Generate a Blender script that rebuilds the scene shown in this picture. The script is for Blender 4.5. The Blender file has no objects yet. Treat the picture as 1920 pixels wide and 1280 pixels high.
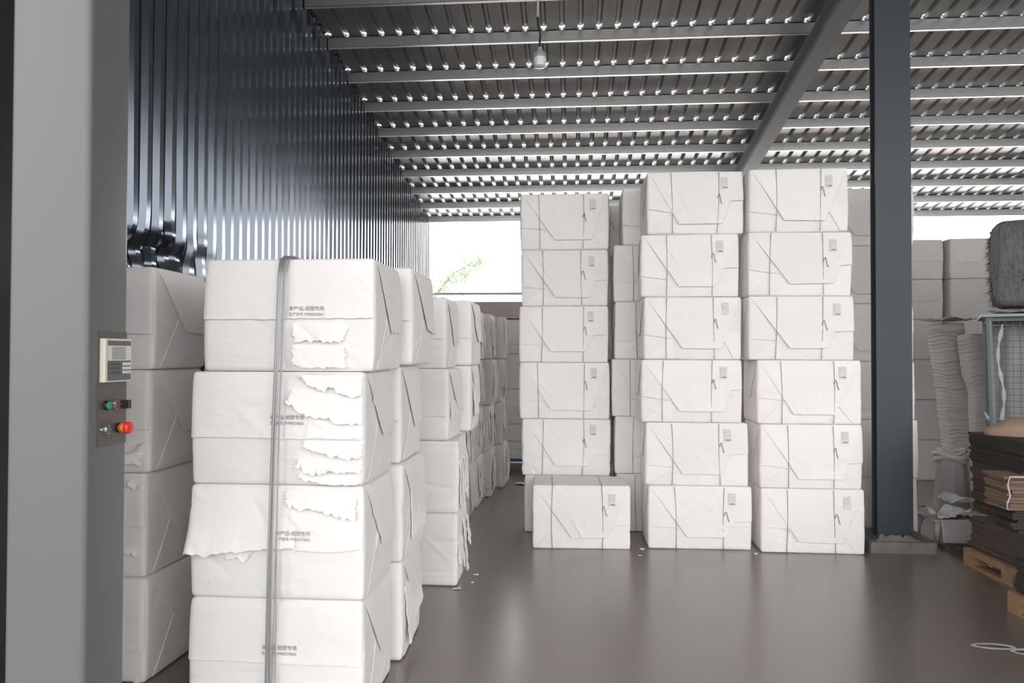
import bpy, math, random
import numpy as np
from mathutils import Vector, Matrix

SC = bpy.context.scene
COL = SC.collection

# ------------------------------------------------------------------ camera
H_CAM = 1.54
yaw, pit, rol = (math.radians(a) for a in (4.505, 0.973, 0.13))
fw = Vector((-math.sin(yaw) * math.cos(pit), math.cos(yaw) * math.cos(pit), math.sin(pit)))
r0 = Vector((math.cos(yaw), math.sin(yaw), 0))
u0 = r0.cross(fw)
rt = r0 * math.cos(rol) + u0 * math.sin(rol)
up = u0 * math.cos(rol) - r0 * math.sin(rol)
cd = bpy.data.cameras.new('camera')
cd.sensor_width = 36.0
cd.lens = 1400 / 1920 * 36
cd.clip_start, cd.clip_end = 0.05, 300
cam = bpy.data.objects.new('camera', cd)
COL.objects.link(cam)
m = Matrix((rt, up, -fw)).transposed().to_4x4()
m.translation = (0, 0, H_CAM)
cam.matrix_world = m
SC.camera = cam

# ------------------------------------------------------------------ overcast sky, exposure
wd = bpy.data.worlds.new('overcast_sky')
wd.use_nodes = True
wd.node_tree.nodes['Background'].inputs['Color'].default_value = (1.0, 0.992, 0.988, 1)
wd.node_tree.nodes['Background'].inputs['Strength'].default_value = 5.0
_nt = wd.node_tree                                     # hazy sky, brighter on the sun's side (+y)
_tc = _nt.nodes.new('ShaderNodeTexCoord'); _sx = _nt.nodes.new('ShaderNodeSeparateXYZ'); _mr = _nt.nodes.new('ShaderNodeMapRange')
_mr.interpolation_type = 'SMOOTHSTEP'
for _k, _v in (('From Min', 0.2), ('From Max', 0.95), ('To Min', 5.0), ('To Max', 15.0)):
    _mr.inputs[_k].default_value = _v
_nt.links.new(_tc.outputs['Generated'], _sx.inputs[0]); _nt.links.new(_sx.outputs['Y'], _mr.inputs['Value'])
_nt.links.new(_mr.outputs['Result'], _nt.nodes['Background'].inputs['Strength'])
SC.world = wd
sd = bpy.data.lights.new('sun', 'SUN')
sd.energy = 16.0; sd.angle = math.radians(2.0); sd.color = (1.0, 0.985, 0.96)
sun = bpy.data.objects.new('sun', sd); COL.objects.link(sun)
sun.rotation_euler = (math.radians(-13), math.radians(4), 0)
SC.view_settings.view_transform = 'Standard'
SC.view_settings.look = 'None'
SC.view_settings.gamma = 1.0
SC.view_settings.use_curve_mapping = False
SC.view_settings.exposure = -0.45
SC.cycles.max_bounces = 12
SC.cycles.diffuse_bounces = 9
SC.cycles.sample_clamp_indirect = 8.0

# ------------------------------------------------------------------ materials
def mat(name, col, rough=0.6, metal=0.0, spec=0.5, noise=None, bump=None, alpha=None, vary=0.0, trans=0.0):
    """noise = (scale xyz, amount, second colour); bump = (scale xyz, strength, distance)"""
    m = bpy.data.materials.new(name)
    m.use_nodes = True
    nt = m.node_tree
    b = nt.nodes['Principled BSDF']
    b.inputs['Base Color'].default_value = (*col, 1)
    b.inputs['Roughness'].default_value = rough
    b.inputs['Metallic'].default_value = metal
    b.inputs['Specular IOR Level'].default_value = spec
    if trans:
        b.inputs['Transmission Weight'].default_value = trans
    if alpha is not None:
        b.inputs['Alpha'].default_value = alpha
    tc = None
    def coords(scale):
        nonlocal tc
        if tc is None:
            tc = nt.nodes.new('ShaderNodeTexCoord')
        mp = nt.nodes.new('ShaderNodeMapping')
        mp.inputs['Scale'].default_value = scale
        nt.links.new(tc.outputs['Object'], mp.inputs['Vector'])
        return mp.outputs['Vector']
    if noise:
        n = nt.nodes.new('ShaderNodeTexNoise')
        n.inputs['Scale'].default_value = 1.0
        n.inputs['Detail'].default_value = 5
        nt.links.new(coords(noise[0]), n.inputs['Vector'])
        rp = nt.nodes.new('ShaderNodeValToRGB')
        rp.color_ramp.elements[0].position = 0.5 - noise[1]
        rp.color_ramp.elements[1].position = 0.5 + noise[1]
        rp.color_ramp.elements[0].color = (*col, 1)
        rp.color_ramp.elements[1].color = (*noise[2], 1)
        nt.links.new(n.outputs['Fac'], rp.inputs['Fac'])
        out = rp.outputs['Color']
        if vary:
            oi = nt.nodes.new('ShaderNodeObjectInfo')
            hs = nt.nodes.new('ShaderNodeHueSaturation')
            ma = nt.nodes.new('ShaderNodeMath'); ma.operation = 'MULTIPLY_ADD'
            ma.inputs[1].default_value = vary; ma.inputs[2].default_value = 1 - vary
            nt.links.new(oi.outputs['Random'], ma.inputs[0])
            nt.links.new(ma.outputs[0], hs.inputs['Value'])
            nt.links.new(out, hs.inputs['Color'])
            out = hs.outputs['Color']
        nt.links.new(out, b.inputs['Base Color'])
    if bump:
        n2 = nt.nodes.new('ShaderNodeTexNoise')
        n2.inputs['Scale'].default_value = 1.0
        n2.inputs['Detail'].default_value = 6
        nt.links.new(coords(bump[0]), n2.inputs['Vector'])
        bp = nt.nodes.new('ShaderNodeBump')
        bp.inputs['Strength'].default_value = bump[1]
        bp.inputs['Distance'].default_value = bump[2]
        nt.links.new(n2.outputs['Fac'], bp.inputs['Height'])
        nt.links.new(bp.outputs['Normal'], b.inputs['Normal'])
    return m

M = {}
M['paper'] = mat('white_wrapper_paper', (0.85, 0.82, 0.81), 0.75, spec=0.25, noise=((3, 3, 5), 0.3, (0.89, 0.87, 0.855)), bump=((5, 5, 9), 0.5, 0.022), vary=0.05)
M['torn'] = mat('torn_wrapper_paper', (0.88, 0.85, 0.84), 0.85, spec=0.15, noise=((8, 8, 8), 0.3, (0.90, 0.88, 0.86)), bump=((30, 30, 60), 0.4, 0.006))
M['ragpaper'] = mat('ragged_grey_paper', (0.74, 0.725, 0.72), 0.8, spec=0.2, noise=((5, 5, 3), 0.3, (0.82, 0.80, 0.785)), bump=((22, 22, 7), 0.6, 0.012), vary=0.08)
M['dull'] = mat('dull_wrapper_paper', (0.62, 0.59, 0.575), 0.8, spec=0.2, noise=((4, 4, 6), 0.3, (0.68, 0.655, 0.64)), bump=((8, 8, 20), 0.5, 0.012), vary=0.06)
M['wire'] = mat('baling_wire', (0.30, 0.295, 0.29), 0.45, metal=0.6)
M['strap'] = mat('grey_strap_wire', (0.42, 0.43, 0.44), 0.4, metal=0.5)
M['ink'] = mat('grey_ink', (0.22, 0.215, 0.215), 0.8)
M['labelgrey'] = mat('label_print', (0.56, 0.55, 0.545), 0.7)
M['labeldark'] = mat('label_bar', (0.20, 0.195, 0.195), 0.7)
M['wall'] = mat('blue_grey_sheet_metal', (0.105, 0.122, 0.145), 0.17, metal=0.88, spec=1.0, noise=((0.7, 0.7, 0.5), 0.35, (0.125, 0.143, 0.168)), bump=((6, 6, 1.2), 0.12, 0.02))
M['roof'] = mat('galvanised_roof_sheet', (0.44, 0.445, 0.45), 0.34, metal=0.9, noise=((9, 0.8, 1), 0.25, (0.56, 0.565, 0.57)), bump=((14, 0.6, 1), 0.15, 0.01))
M['galv'] = mat('galvanised_purlin_steel', (0.50, 0.51, 0.515), 0.30, metal=0.8, noise=((1.3, 8, 8), 0.3, (0.57, 0.575, 0.575)))
M['column'] = mat('blue_grey_column_paint', (0.030, 0.040, 0.050), 0.42, spec=0.4, noise=((1, 1, 2.5), 0.3, (0.038, 0.048, 0.057)), bump=((20, 20, 20), 0.06, 0.005))
M['rafter'] = mat('grey_blue_rafter_paint', (0.23, 0.25, 0.265), 0.45, spec=0.5)
M['floor'] = mat('polished_concrete', (0.122, 0.096, 0.080), 0.45, spec=0.5, noise=((0.8, 0.5, 1), 0.28, (0.15, 0.121, 0.102)), bump=((5, 14, 1), 0.05, 0.01))
_b = M['floor'].node_tree.nodes['Principled BSDF']
_b.inputs['Coat Weight'].default_value = 1.0; _b.inputs['Coat Roughness'].default_value = 0.25; _b.inputs['Coat IOR'].default_value = 1.7
M['concrete'] = mat('rough_concrete', (0.20, 0.185, 0.17), 0.9, noise=((9, 9, 9), 0.25, (0.12, 0.11, 0.10)), bump=((30, 30, 30), 0.5, 0.01))
M['brick'] = mat('pale_brick', (0.55, 0.44, 0.40), 0.9, noise=((3, 3, 3), 0.3, (0.62, 0.52, 0.48)))
M['pale'] = mat('pale_painted_steel', (0.62, 0.62, 0.61), 0.6)
M['machine'] = mat('grey_machine_paint', (0.128, 0.132, 0.134), 0.42, spec=0.5, noise=((3, 3, 1.2), 0.3, (0.125, 0.129, 0.127)), bump=((40, 40, 40), 0.08, 0.003))
M['black'] = mat('black_machine_paint', (0.006, 0.006, 0.006), 0.5)
M['panel'] = mat('brown_panel_plate', (0.10, 0.085, 0.08), 0.38, metal=0.3, noise=((12, 12, 30), 0.3, (0.13, 0.11, 0.10)))
M['cream'] = mat('cream_plastic', (0.66, 0.62, 0.56), 0.45)
M['navy'] = mat('slate_keypad_face', (0.10, 0.115, 0.12), 0.4)
M['lcd'] = mat('grey_green_display', (0.33, 0.34, 0.30), 0.3)
M['key'] = mat('pale_keys', (0.62, 0.66, 0.63), 0.5)
M['green'] = mat('green_plastic', (0.0, 0.30, 0.16), 0.35)
M['dkgreen'] = mat('dark_green_plastic', (0.06, 0.13, 0.10), 0.35)
M['red'] = mat('red_plastic', (0.72, 0.035, 0.02), 0.35)
M['amber'] = mat('amber_plastic', (0.85, 0.36, 0.05), 0.4)
M['rosy'] = mat('dull_red_plastic', (0.22, 0.07, 0.065), 0.4)
M['chrome'] = mat('bright_metal', (0.65, 0.65, 0.64), 0.25, metal=0.9)
M['blackpl'] = mat('black_plastic', (0.015, 0.012, 0.012), 0.35)
M['cablew'] = mat('pale_cable', (0.52, 0.53, 0.46), 0.5)
M['bulb'] = mat('milky_bulb_plastic', (0.72, 0.71, 0.70), 0.35)
M['heatsink'] = mat('grey_bulb_housing', (0.33, 0.33, 0.33), 0.5)
M['card'] = mat('brown_cardboard', (0.090, 0.064, 0.048), 0.85, noise=((2, 2, 90), 0.15, (0.055, 0.040, 0.031)), bump=((3, 3, 120), 0.7, 0.01))
M['carddark'] = mat('dark_cardboard', (0.040, 0.032, 0.027), 0.85, noise=((2, 2, 80), 0.2, (0.028, 0.022, 0.019)), bump=((3, 3, 100), 0.7, 0.01))
M['cardlight'] = mat('tan_cardboard', (0.19, 0.125, 0.085), 0.8, noise=((2, 2, 90), 0.15, (0.13, 0.085, 0.058)), bump=((3, 3, 120), 0.6, 0.008))
M['wood'] = mat('pallet_wood', (0.30, 0.19, 0.105), 0.75, noise=((3, 25, 25), 0.3, (0.22, 0.135, 0.075)))
M['wooddark'] = mat('dirty_planks', (0.085, 0.062, 0.048), 0.85, noise=((2, 20, 20), 0.3, (0.055, 0.04, 0.032)))
M['blue'] = mat('blue_pallet_plastic', (0.015, 0.13, 0.24), 0.5)
M['film'] = mat('clear_plastic_film', (0.85, 0.86, 0.87), 0.12, spec=1.0, alpha=0.3, bump=((30, 30, 30), 0.8, 0.02))
M['sack'] = mat('woven_white_sack', (0.38, 0.36, 0.355), 0.85, noise=((5, 5, 5), 0.3, (0.30, 0.285, 0.28)), bump=((60, 60, 60), 0.6, 0.01))
M['sackpile'] = mat('folded_sack_cloth', (0.55, 0.52, 0.505), 0.9, noise=((4, 4, 40), 0.3, (0.45, 0.42, 0.41)), bump=((6, 6, 60), 0.7, 0.015))
M['fibre'] = mat('grey_fibre', (0.19, 0.19, 0.20), 0.95, noise=((12, 12, 4), 0.3, (0.12, 0.12, 0.13)), bump=((40, 40, 10), 1.0, 0.03))
M['burlap'] = mat('brown_sack_cloth', (0.30, 0.20, 0.15), 0.9, bump=((60, 60, 60), 0.5, 0.008))
M['cage'] = mat('grey_green_cage_paint', (0.26, 0.30, 0.30), 0.5, metal=0.2)
M['mesh'] = mat('cage_mesh_wire', (0.14, 0.15, 0.15), 0.6)
M['cloth'] = mat('dusty_net_cloth', (0.36, 0.37, 0.36), 0.9, noise=((6, 6, 3), 0.3, (0.26, 0.27, 0.265)), bump=((15, 15, 8), 0.6, 0.02))
M['rag'] = mat('white_rag_cloth', (0.52, 0.51, 0.50), 0.9, bump=((20, 20, 20), 0.7, 0.02))
M['plastic'] = mat('dusty_white_plastic', (0.40, 0.385, 0.375), 0.6, noise=((7, 7, 7), 0.3, (0.30, 0.285, 0.275)))
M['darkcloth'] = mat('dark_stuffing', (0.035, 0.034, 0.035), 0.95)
M['yard'] = mat('pale_bounce_ground', (0.66, 0.65, 0.63), 0.9)
M['dark_ground'] = mat('dark_low_bounce_ground', (0.07, 0.07, 0.07), 0.9)
M['render'] = mat('white_render', (0.75, 0.74, 0.75), 0.9)
M['rooftile'] = mat('pale_grey_roof', (0.55, 0.55, 0.57), 0.9)
M['added_foam'] = mat('added_foam_closure', (0.86, 0.86, 0.85), 0.9)  # made-up closure that passes daylight as bright rib spots
_f = M['added_foam'].node_tree
_t = _f.nodes.new('ShaderNodeBsdfTranslucent'); _t.inputs['Color'].default_value = (.45, .45, .445, 1)
_m = _f.nodes.new('ShaderNodeMixShader'); _m.inputs[0].default_value = 0.6
_f.links.new(_f.nodes['Principled BSDF'].outputs[0], _m.inputs[1]); _f.links.new(_t.outputs[0], _m.inputs[2])
_f.links.new(_m.outputs[0], _f.nodes['Material Output'].inputs['Surface'])
M['leaf'] = mat('light_green_leaf', (0.20, 0.29, 0.17), 0.6)
M['bark'] = mat('tree_bark', (0.20, 0.15, 0.10), 0.9)
M['cord'] = mat('pale_green_twine', (0.24, 0.33, 0.28), 0.8)

# ------------------------------------------------------------------ mesh helpers
class MB:
    """collects vertices and faces for ONE mesh object"""
    def __init__(s):
        s.v, s.f, s.mi, s.n = [], [], [], 0
    def add(s, verts, faces, mi=0):
        verts = np.asarray(verts, float).reshape(-1, 3)
        s.v.append(verts)
        for f in faces:
            s.f.append(tuple(int(i) + s.n for i in f)); s.mi.append(mi)
        s.n += len(verts)
        return s
    def box(s, lo, hi, mi=0, rot=None, ctr=None):
        (a, b, c), (d, e, f) = lo, hi
        v = np.array([(a, b, c), (d, b, c), (d, e, c), (a, e, c), (a, b, f), (d, b, f), (d, e, f), (a, e, f)], float)
        if rot is not None:
            c0 = v.mean(0) if ctr is None else np.array(ctr)
            v = (v - c0) @ np.array(rot).T + c0
        return s.add(v, [(0, 3, 2, 1), (4, 5, 6, 7), (0, 1, 5, 4), (1, 2, 6, 5), (2, 3, 7, 6), (3, 0, 4, 7)], mi)
    def rbox(s, lo, hi, r, mi=0, seg=3):
        """box with rounded vertical edges (z axis) and chamfered rims"""
        (a, b, c), (d, e, f) = lo, hi
        ring = []
        for cx, cy, a0 in ((d - r, b + r, -90), (d - r, e - r, 0), (a + r, e - r, 90), (a + r, b + r, 180)):
            for k in range(seg + 1):
                t = math.radians(a0 + 90 * k / seg)
                ring.append((cx + r * math.cos(t), cy + r * math.sin(t)))
        n = len(ring)
        v = [(x, y, c) for x, y in ring] + [(x, y, f) for x, y in ring]
        fs = [(i, (i + 1) % n, n + (i + 1) % n, n + i) for i in range(n)] + [tuple(range(n - 1, -1, -1)), tuple(range(n, 2 * n))]
        return s.add(v, fs, mi)
    def tube(s, pts, r, n=6, mi=0, cap=True):
        pts = [Vector(p) for p in pts]
        rs = r if isinstance(r, (list, tuple)) else [r] * len(pts)
        v, fs = [], []
        ref = None
        for i, p in enumerate(pts):
            t = (pts[min(i + 1, len(pts) - 1)] - pts[max(i - 1, 0)]).normalized()
            if ref is None:
                ref = Vector((0, 0, 1)) if abs(t.z) < 0.9 else Vector((1, 0, 0))
            b = t.cross(ref)
            if b.length < 1e-5:
                b = t.cross(Vector((0.3, 1, 0.2)))
            b.normalize()
            ref = b.cross(t).normalized()
            for k in range(n):
                a = 2 * math.pi * k / n
                v.append(p + (b * math.cos(a) + ref * math.sin(a)) * rs[i])
        for i in range(len(pts) - 1):
            for k in range(n):
                fs.append((i * n + k, i * n + (k + 1) % n, (i + 1) * n + (k + 1) % n, (i + 1) * n + k))
        if cap:
            fs.append(tuple(range(n - 1, -1, -1)))
            fs.append(tuple(range((len(pts) - 1) * n, len(pts) * n)))
        return s.add([tuple(p) for p in v], fs, mi)
    def lathe(s, prof, axis, org, n=24, mi=0):
        """prof = [(radius, height)], turned about axis ('x', '-x', 'z') at org"""
        v, fs = [], []
        for r, h in prof:
            for k in range(n):
                a = 2 * math.pi * k / n
                c, d = r * math.cos(a), r * math.sin(a)
                v.append({'z': (c, d, h), 'x': (h, c, d)}[axis])
        v = np.array(v) + np.array(org)
        for i in range(len(prof) - 1):
            for k in range(n):
                fs.append((i * n + k, i * n + (k + 1) % n, (i + 1) * n + (k + 1) % n, (i + 1) * n + k))
        fs.append(tuple(range(n - 1, -1, -1)))
        fs.append(tuple(range((len(prof) - 1) * n, len(prof) * n)))
        return s.add(v, fs, mi)
    def sheet(s, P, th, mi=0):
        """P: (n, m, 3) grid of front points, th: (n, m, 3) offset to the back points; closed thin sheet"""
        n, m = P.shape[:2]
        v = np.concatenate([P.reshape(-1, 3), (P + th).reshape(-1, 3)])
        N = n * m
        fs = []
        idx = lambda i, j: i * m + j
        for i in range(n - 1):
            for j in range(m - 1):
                a, b, c, d = idx(i, j), idx(i, j + 1), idx(i + 1, j + 1), idx(i + 1, j)
                fs.append((a, d, c, b)); fs.append((N + a, N + b, N + c, N + d))
        for i in range(n - 1):
            a, b = idx(i, 0), idx(i + 1, 0); fs.append((a, N + a, N + b, b))
            a, b = idx(i, m - 1), idx(i + 1, m - 1); fs.append((a, b, N + b, N + a))
        for j in range(m - 1):
            a, b = idx(0, j), idx(0, j + 1); fs.append((a, b, N + b, N + a))
            a, b = idx(n - 1, j), idx(n - 1, j + 1); fs.append((a, N + a, N + b, b))
        return s.add(v, fs, mi)
    def build(s, name, mats, parent=None, smooth=False, angle=None):
        me = bpy.data.meshes.new(name)
        me.from_pydata(np.concatenate(s.v).tolist(), [], s.f)
        for m_ in (mats if isinstance(mats, (list, tuple)) else [mats]):
            me.materials.append(m_)
        if any(s.mi):
            me.polygons.foreach_set('material_index', s.mi)
        if smooth:
            me.polygons.foreach_set('use_smooth', [True] * len(me.polygons))
            if angle:
                me.set_sharp_from_angle(angle=math.radians(angle))
        me.validate()
        o = bpy.data.objects.new(name, me)
        COL.objects.link(o)
        if parent is not None:
            o.parent = parent
        return o

def tag(o, label, cat, group=None):
    o['label'] = label; o['category'] = cat
    if group:
        o['group'] = group
    return o
def struct(o):
    o['kind'] = 'structure'; return o
def empty(name, loc):
    o = bpy.data.objects.new(name, None); COL.objects.link(o); o.location = loc
    o.empty_display_size = 0.1
    return o

def fnoise(rng, k=6, fmin=2, fmax=9):
    """smooth random field of sines over 3D points (metres)"""
    W = rng.normal(size=(k, 3)); W /= np.linalg.norm(W, axis=1)[:, None]
    W *= rng.uniform(fmin, fmax, size=(k, 1)); ph = rng.uniform(0, 6.28, k)
    return lambda p: np.sin(np.asarray(p) @ W.T + ph).sum(-1) / k

# ------------------------------------------------------------------ the setting
S_ROOF, A_PURL = 0.15298, 6.44657
def purl_z(y): return A_PURL - S_ROOF * y            # underside of the purlins
def roof_z(y): return purl_z(y) + 0.125
XW, XE, YB, YF = -2.86, 12.0, -4.5, 15.0

# floor and the unseen ground outside, toned dark and pale to steer bounce light
b = MB(); b.box((XW - 0.4, YB - 1, -0.12), (XE + 0.6, YF + 0.2, 0.0)); struct(b.build('floor', M['floor']))
b = MB(); b.box((-60, -60, -0.4), (80, 90, -0.13)); struct(b.build('ground', M['dark_ground']))
b = MB(); b.box((-40, YF + 0.25, -0.13), (60, 80, -0.12)); struct(b.build('ground', M['yard']))

# corrugated wall, the sheets dented low down near the camera
rng = np.random.default_rng(5)
def corrugated(name, x, y0, y1, sgn, ztop, dents=False, pitch=0.157):
    prof = [(0.0, 0.0), (0.046, 0.0), (0.076, 0.035), (0.127, 0.035)]
    ys, dx = [], []
    n = int((y1 - y0) / pitch)
    for i in range(n):
        for a, h in prof:
            ys.append(y0 + i * pitch + a); dx.append(h)
    ys.append(y0 + n * pitch); dx.append(0.0)
    ys, dx = np.array(ys), np.array(dx)
    ts = np.sort(np.r_[np.linspace(0, 1, 28), np.linspace(.33, .44, 26)])
    P = np.zeros((len(ts), len(ys), 3))
    wob = rng.uniform(-1, 1, n + 2)
    for i, t in enumerate(ts):
        z = t * np.array([ztop(q) for q in ys])
        P[i, :, 0] = x + sgn * dx
        P[i, :, 1] = ys
        P[i, :, 2] = z
    if dents:
        rib = ((ys - y0) / pitch).astype(int)
        for k in range(len(ys)):
            near = math.exp(-((ys[k] - 4.75) / 0.72) ** 2)
            w = wob[rib[k]]
            z0 = 2.32 + 0.08 * w
            s = 1 / (1 + np.exp((P[:, k, 2] - z0) / 0.05))
            kink = np.exp(-((P[:, k, 2] - z0) / 0.07) ** 2)
            P[:, k, 0] += near * (-0.07 * s + 0.05 * kink * w + 0.022 * s * np.sin(P[:, k, 2] * 23 + 5 * w + 1.7 * rib[k]))
            P[:, k, 1] += near * (0.05 * s * w + 0.03 * kink * wob[(rib[k] + 1) % n])
            P[:, k, 1] += 0.006 * wob[(rib[k] * 7) % n] * np.sin(P[:, k, 2] * 2.1 + rib[k])
    mb = MB()
    th = np.zeros_like(P); th[..., 0] = -sgn * 0.004
    mb.sheet(P, th)
    return struct(mb.build(name, M['wall'], smooth=True, angle=20))
corrugated('wall_left', XW - 0.03, 1.6, YF, 1, lambda y: roof_z(y) + 0.01, True)
corrugated('wall_right', XE, 2.2, YF, -1, lambda y: roof_z(y) + 0.01)

mb = MB(); mb.box((6.2, 3.8, 0), (6.3, 11.0, 2.85)); struct(mb.build('added_light_block_wall', M['concrete']))  # added unseen low wall that keeps daylight off the back corner

# roof: galvanised sheet, narrow ribs running down the slope
def roof():
    pitch = 0.21
    prof = [(0.0, 0.0), (0.062, 0.0), (0.145, 0.0), (0.160, 0.048), (0.190, 0.048)]
    xs, hs = [], []
    n = int((XE + 0.7 - (XW - 0.15)) / pitch)
    for i in range(n):
        for a, h in prof:
            xs.append(XW - 0.15 + i * pitch + a); hs.append(h)
    xs, hs = np.array(xs), np.array(hs)
    slots = [8.535 + .78 * k for k in range(-3, 9)]
    ys = np.array(sorted(list(np.linspace(YB - 0.3, YF + 0.15, 30)) + [q + .010 for q in slots] + [q + .044 for q in slots]))
    P = np.zeros((len(ys), len(xs), 3))
    nz = fnoise(np.random.default_rng(3), 8, 1, 5)
    for i, y in enumerate(ys):
        P[i, :, 0] = xs; P[i, :, 1] = y; P[i, :, 2] = roof_z(y) + hs
    P[..., 2] += 0.0015 * nz(P)
    th = np.zeros_like(P); th[..., 2] = 0.003
    mb = MB(); mb.sheet(P, th)
    # added for bright rib spots: crowns cut open at purlins above a translucent foam closure
    m2, N2 = len(xs), len(xs) * len(ys)
    drop = set()
    for i in range(len(ys) - 1):
        if any(abs(ys[i] - q - .010) < 1e-6 for q in slots):
            for c_ in range(n):
                drop.add(i * m2 + c_ * 5 + 3)
    mb.f = [f for f in mb.f if not (len(f) == 4 and min(f[0] % N2, f[1] % N2, f[2] % N2, f[3] % N2) in drop and max(f[0] % N2, f[1] % N2, f[2] % N2, f[3] % N2) - min(f[0] % N2, f[1] % N2, f[2] % N2, f[3] % N2) == m2 + 1 and (f[0] < N2) == (f[2] < N2))]
    mb.mi = [0] * len(mb.f)
    o = mb.build('ceiling', M['roof'])
    return struct(o)
roof()

# C-section purlins carrying the sheets
for k in range(-20, 9):
    y = 8.535 + 0.78 * k
    z = purl_z(y)
    mb = MB(); h = 0.121; t = 0.004; w = 0.05
    x0, x1 = XW + 0.005, XE
    mb.box((x0, y, z), (x1, y + t, z + h))
    mb.box((x0, y - 0.0, z), (x1, y + w, z + t))
    mb.box((x0, y - 0.0, z + h - t), (x1, y + w, z + h))
    mb.box((x0, y + w - t, z + t), (x1, y + w, z + 0.02))
    mb.box((x0, y + w - t, z + h - 0.02), (x1, y + w, z + h - t))
    po_ = struct(mb.build('roof_purlin', M['galv']))
    if k >= -3:  # added translucent plugs, they make the bright spots above the purlins
        mb = MB()
        for i in range(int((XE + 0.7 - (XW - 0.15)) / 0.21)):
            xa = XW - 0.15 + i * 0.21
            if xa + .14 < XW + .03 or xa > XE - .3:
                continue
            zz = roof_z(y + .02) - .004
            q = [(xa + .148, y + .012, zz), (xa + .202, y + .012, zz), (xa + .187, y + .012, zz + .048), (xa + .163, y + .012, zz + .048)]
            q[2] = (q[2][0], y + .036, q[2][2] - .006); q[3] = (q[3][0], y + .036, q[3][2] - .006)
            mb.add(q, [(0, 1, 2, 3)])
        mb.build('added_rib_closure_strip', M['added_foam'], po_)

# sloping I-section rafter
def ibeam_along(mb, xa, xb, y0, y1, ztop, hgt, tf=0.012, tw=0.01, mi=0):
    def pr(x0, x1, d0, d1):
        v = [(x, y, ztop(y) - d) for y in (y0, y1) for x, d in ((x0, d1), (x1, d1), (x1, d0), (x0, d0))]
        mb.add(v, [(0, 1, 2, 3), (7, 6, 5, 4), (0, 4, 5, 1), (1, 5, 6, 2), (2, 6, 7, 3), (3, 7, 4, 0)], mi)
    pr(xa, xb, 0, tf); pr(xa, xb, hgt - tf, hgt)
    c = (xa + xb) / 2
    pr(c - tw / 2, c + tw / 2, tf, hgt - tf)
mb = MB(); ibeam_along(mb, 2.66, 2.86, YB, YF - 0.05, lambda y: purl_z(y) - 0.001, 0.25)
struct(mb.build('roof_rafter', M['rafter']))

# H-section column on a concrete plinth
mb = MB()
cx0, cx1, cy0, cy1 = 2.413, 2.685, 6.12, 6.23
ct = purl_z(cy1) - 0.255
mb.box((cx0, cy0, 0.1), (cx1, cy0 + 0.014, ct)); mb.box((cx0, cy1 - 0.014, 0.1), (cx1, cy1, ct))
mb.box(((cx0 + cx1) / 2 - 0.006, cy0 + 0.014, 0.1), ((cx0 + cx1) / 2 + 0.006, cy1 - 0.014, ct))
mb.box((cx0 - 0.0, cy0 - 0.002, 1.062), (cx1, cy0, 1.066))
colo = mb.build('steel_column', M['column']); struct(colo)
mb = MB()
rngp = np.random.default_rng(8)
u = np.linspace(0, 1, 14)
top = []
mb.rbox((2.33, 6.14-.1, 0.0), (2.84, 6.5, 0.085), 0.03)
mb.rbox((2.39, 6.07, 0.085), (2.72, 6.42, 0.1), 0.02)
for i in range(26):
    a = rngp.uniform(0, 1); x = 2.42 + 0.25 * a; r = rngp.uniform(0.012, 0.03); yq = 6.085 + rngp.uniform(-0.01, 0.012)
    mb.lathe([(r, 0.0), (r * 0.9, r * 0.7), (r * 0.4, r * 1.3)], 'z', (x, yq, 0.098), 7)
struct(mb.build('column_plinth', M['concrete']))

# end wall: low brick wall, a steel rail above it, the gap up to the eaves is open
mb = MB(); mb.box((XW, YF, 0), (XE, YF + 0.2, 2.60)); struct(mb.build('wall_back', M['brick']))
mb = MB(); mb.box((XW, YF + 0.02, 2.74), (XE, YF + 0.08, 2.79))
for x in (XW + 0.03, 0.6, 3.0, 5.35, 8.0, 11.9):
    mb.box((x - 0.02, YF + 0.03, 2.60), (x + 0.02, YF + 0.07, 2.74))
struct(mb.build('trim_1', M['pale']))

# outside: pale gabled building and a young tree
def house():
    o = empty('gabled_building', (21.1, 44, -0.12))
    mb = MB(); mb.box((-4.5, 0, 0), (4.5, 8, 6.4)); 
    mb.add([(-4.5, 0, 6.4), (4.5, 0, 6.4), (0, 0, 8.0), (-4.5, 8, 6.4), (4.5, 8, 6.4), (0, 8, 8.0)], [(0, 1, 2), (5, 4, 3)])
    mb.build('building_wall', M['render'], o)
    mb = MB()
    for s in (-1, 1):
        v = [(s * 4.8, -0.3, 6.30), (0, -0.3, 8.02), (0, 8.3, 8.02), (s * 4.8, 8.3, 6.30)]
        v += [(x, y, z + 0.15) for x, y, z in v]
        mb.add(v, [(0, 1, 2, 3), (4, 5, 6, 7), (0, 1, 5, 4), (1, 2, 6, 5), (2, 3, 7, 6), (3, 0, 4, 7)])
    mb.build('building_roof', M['rooftile'], o)
    tag(o, 'pale gabled building outside beyond the open eaves', 'building')
house()
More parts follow.
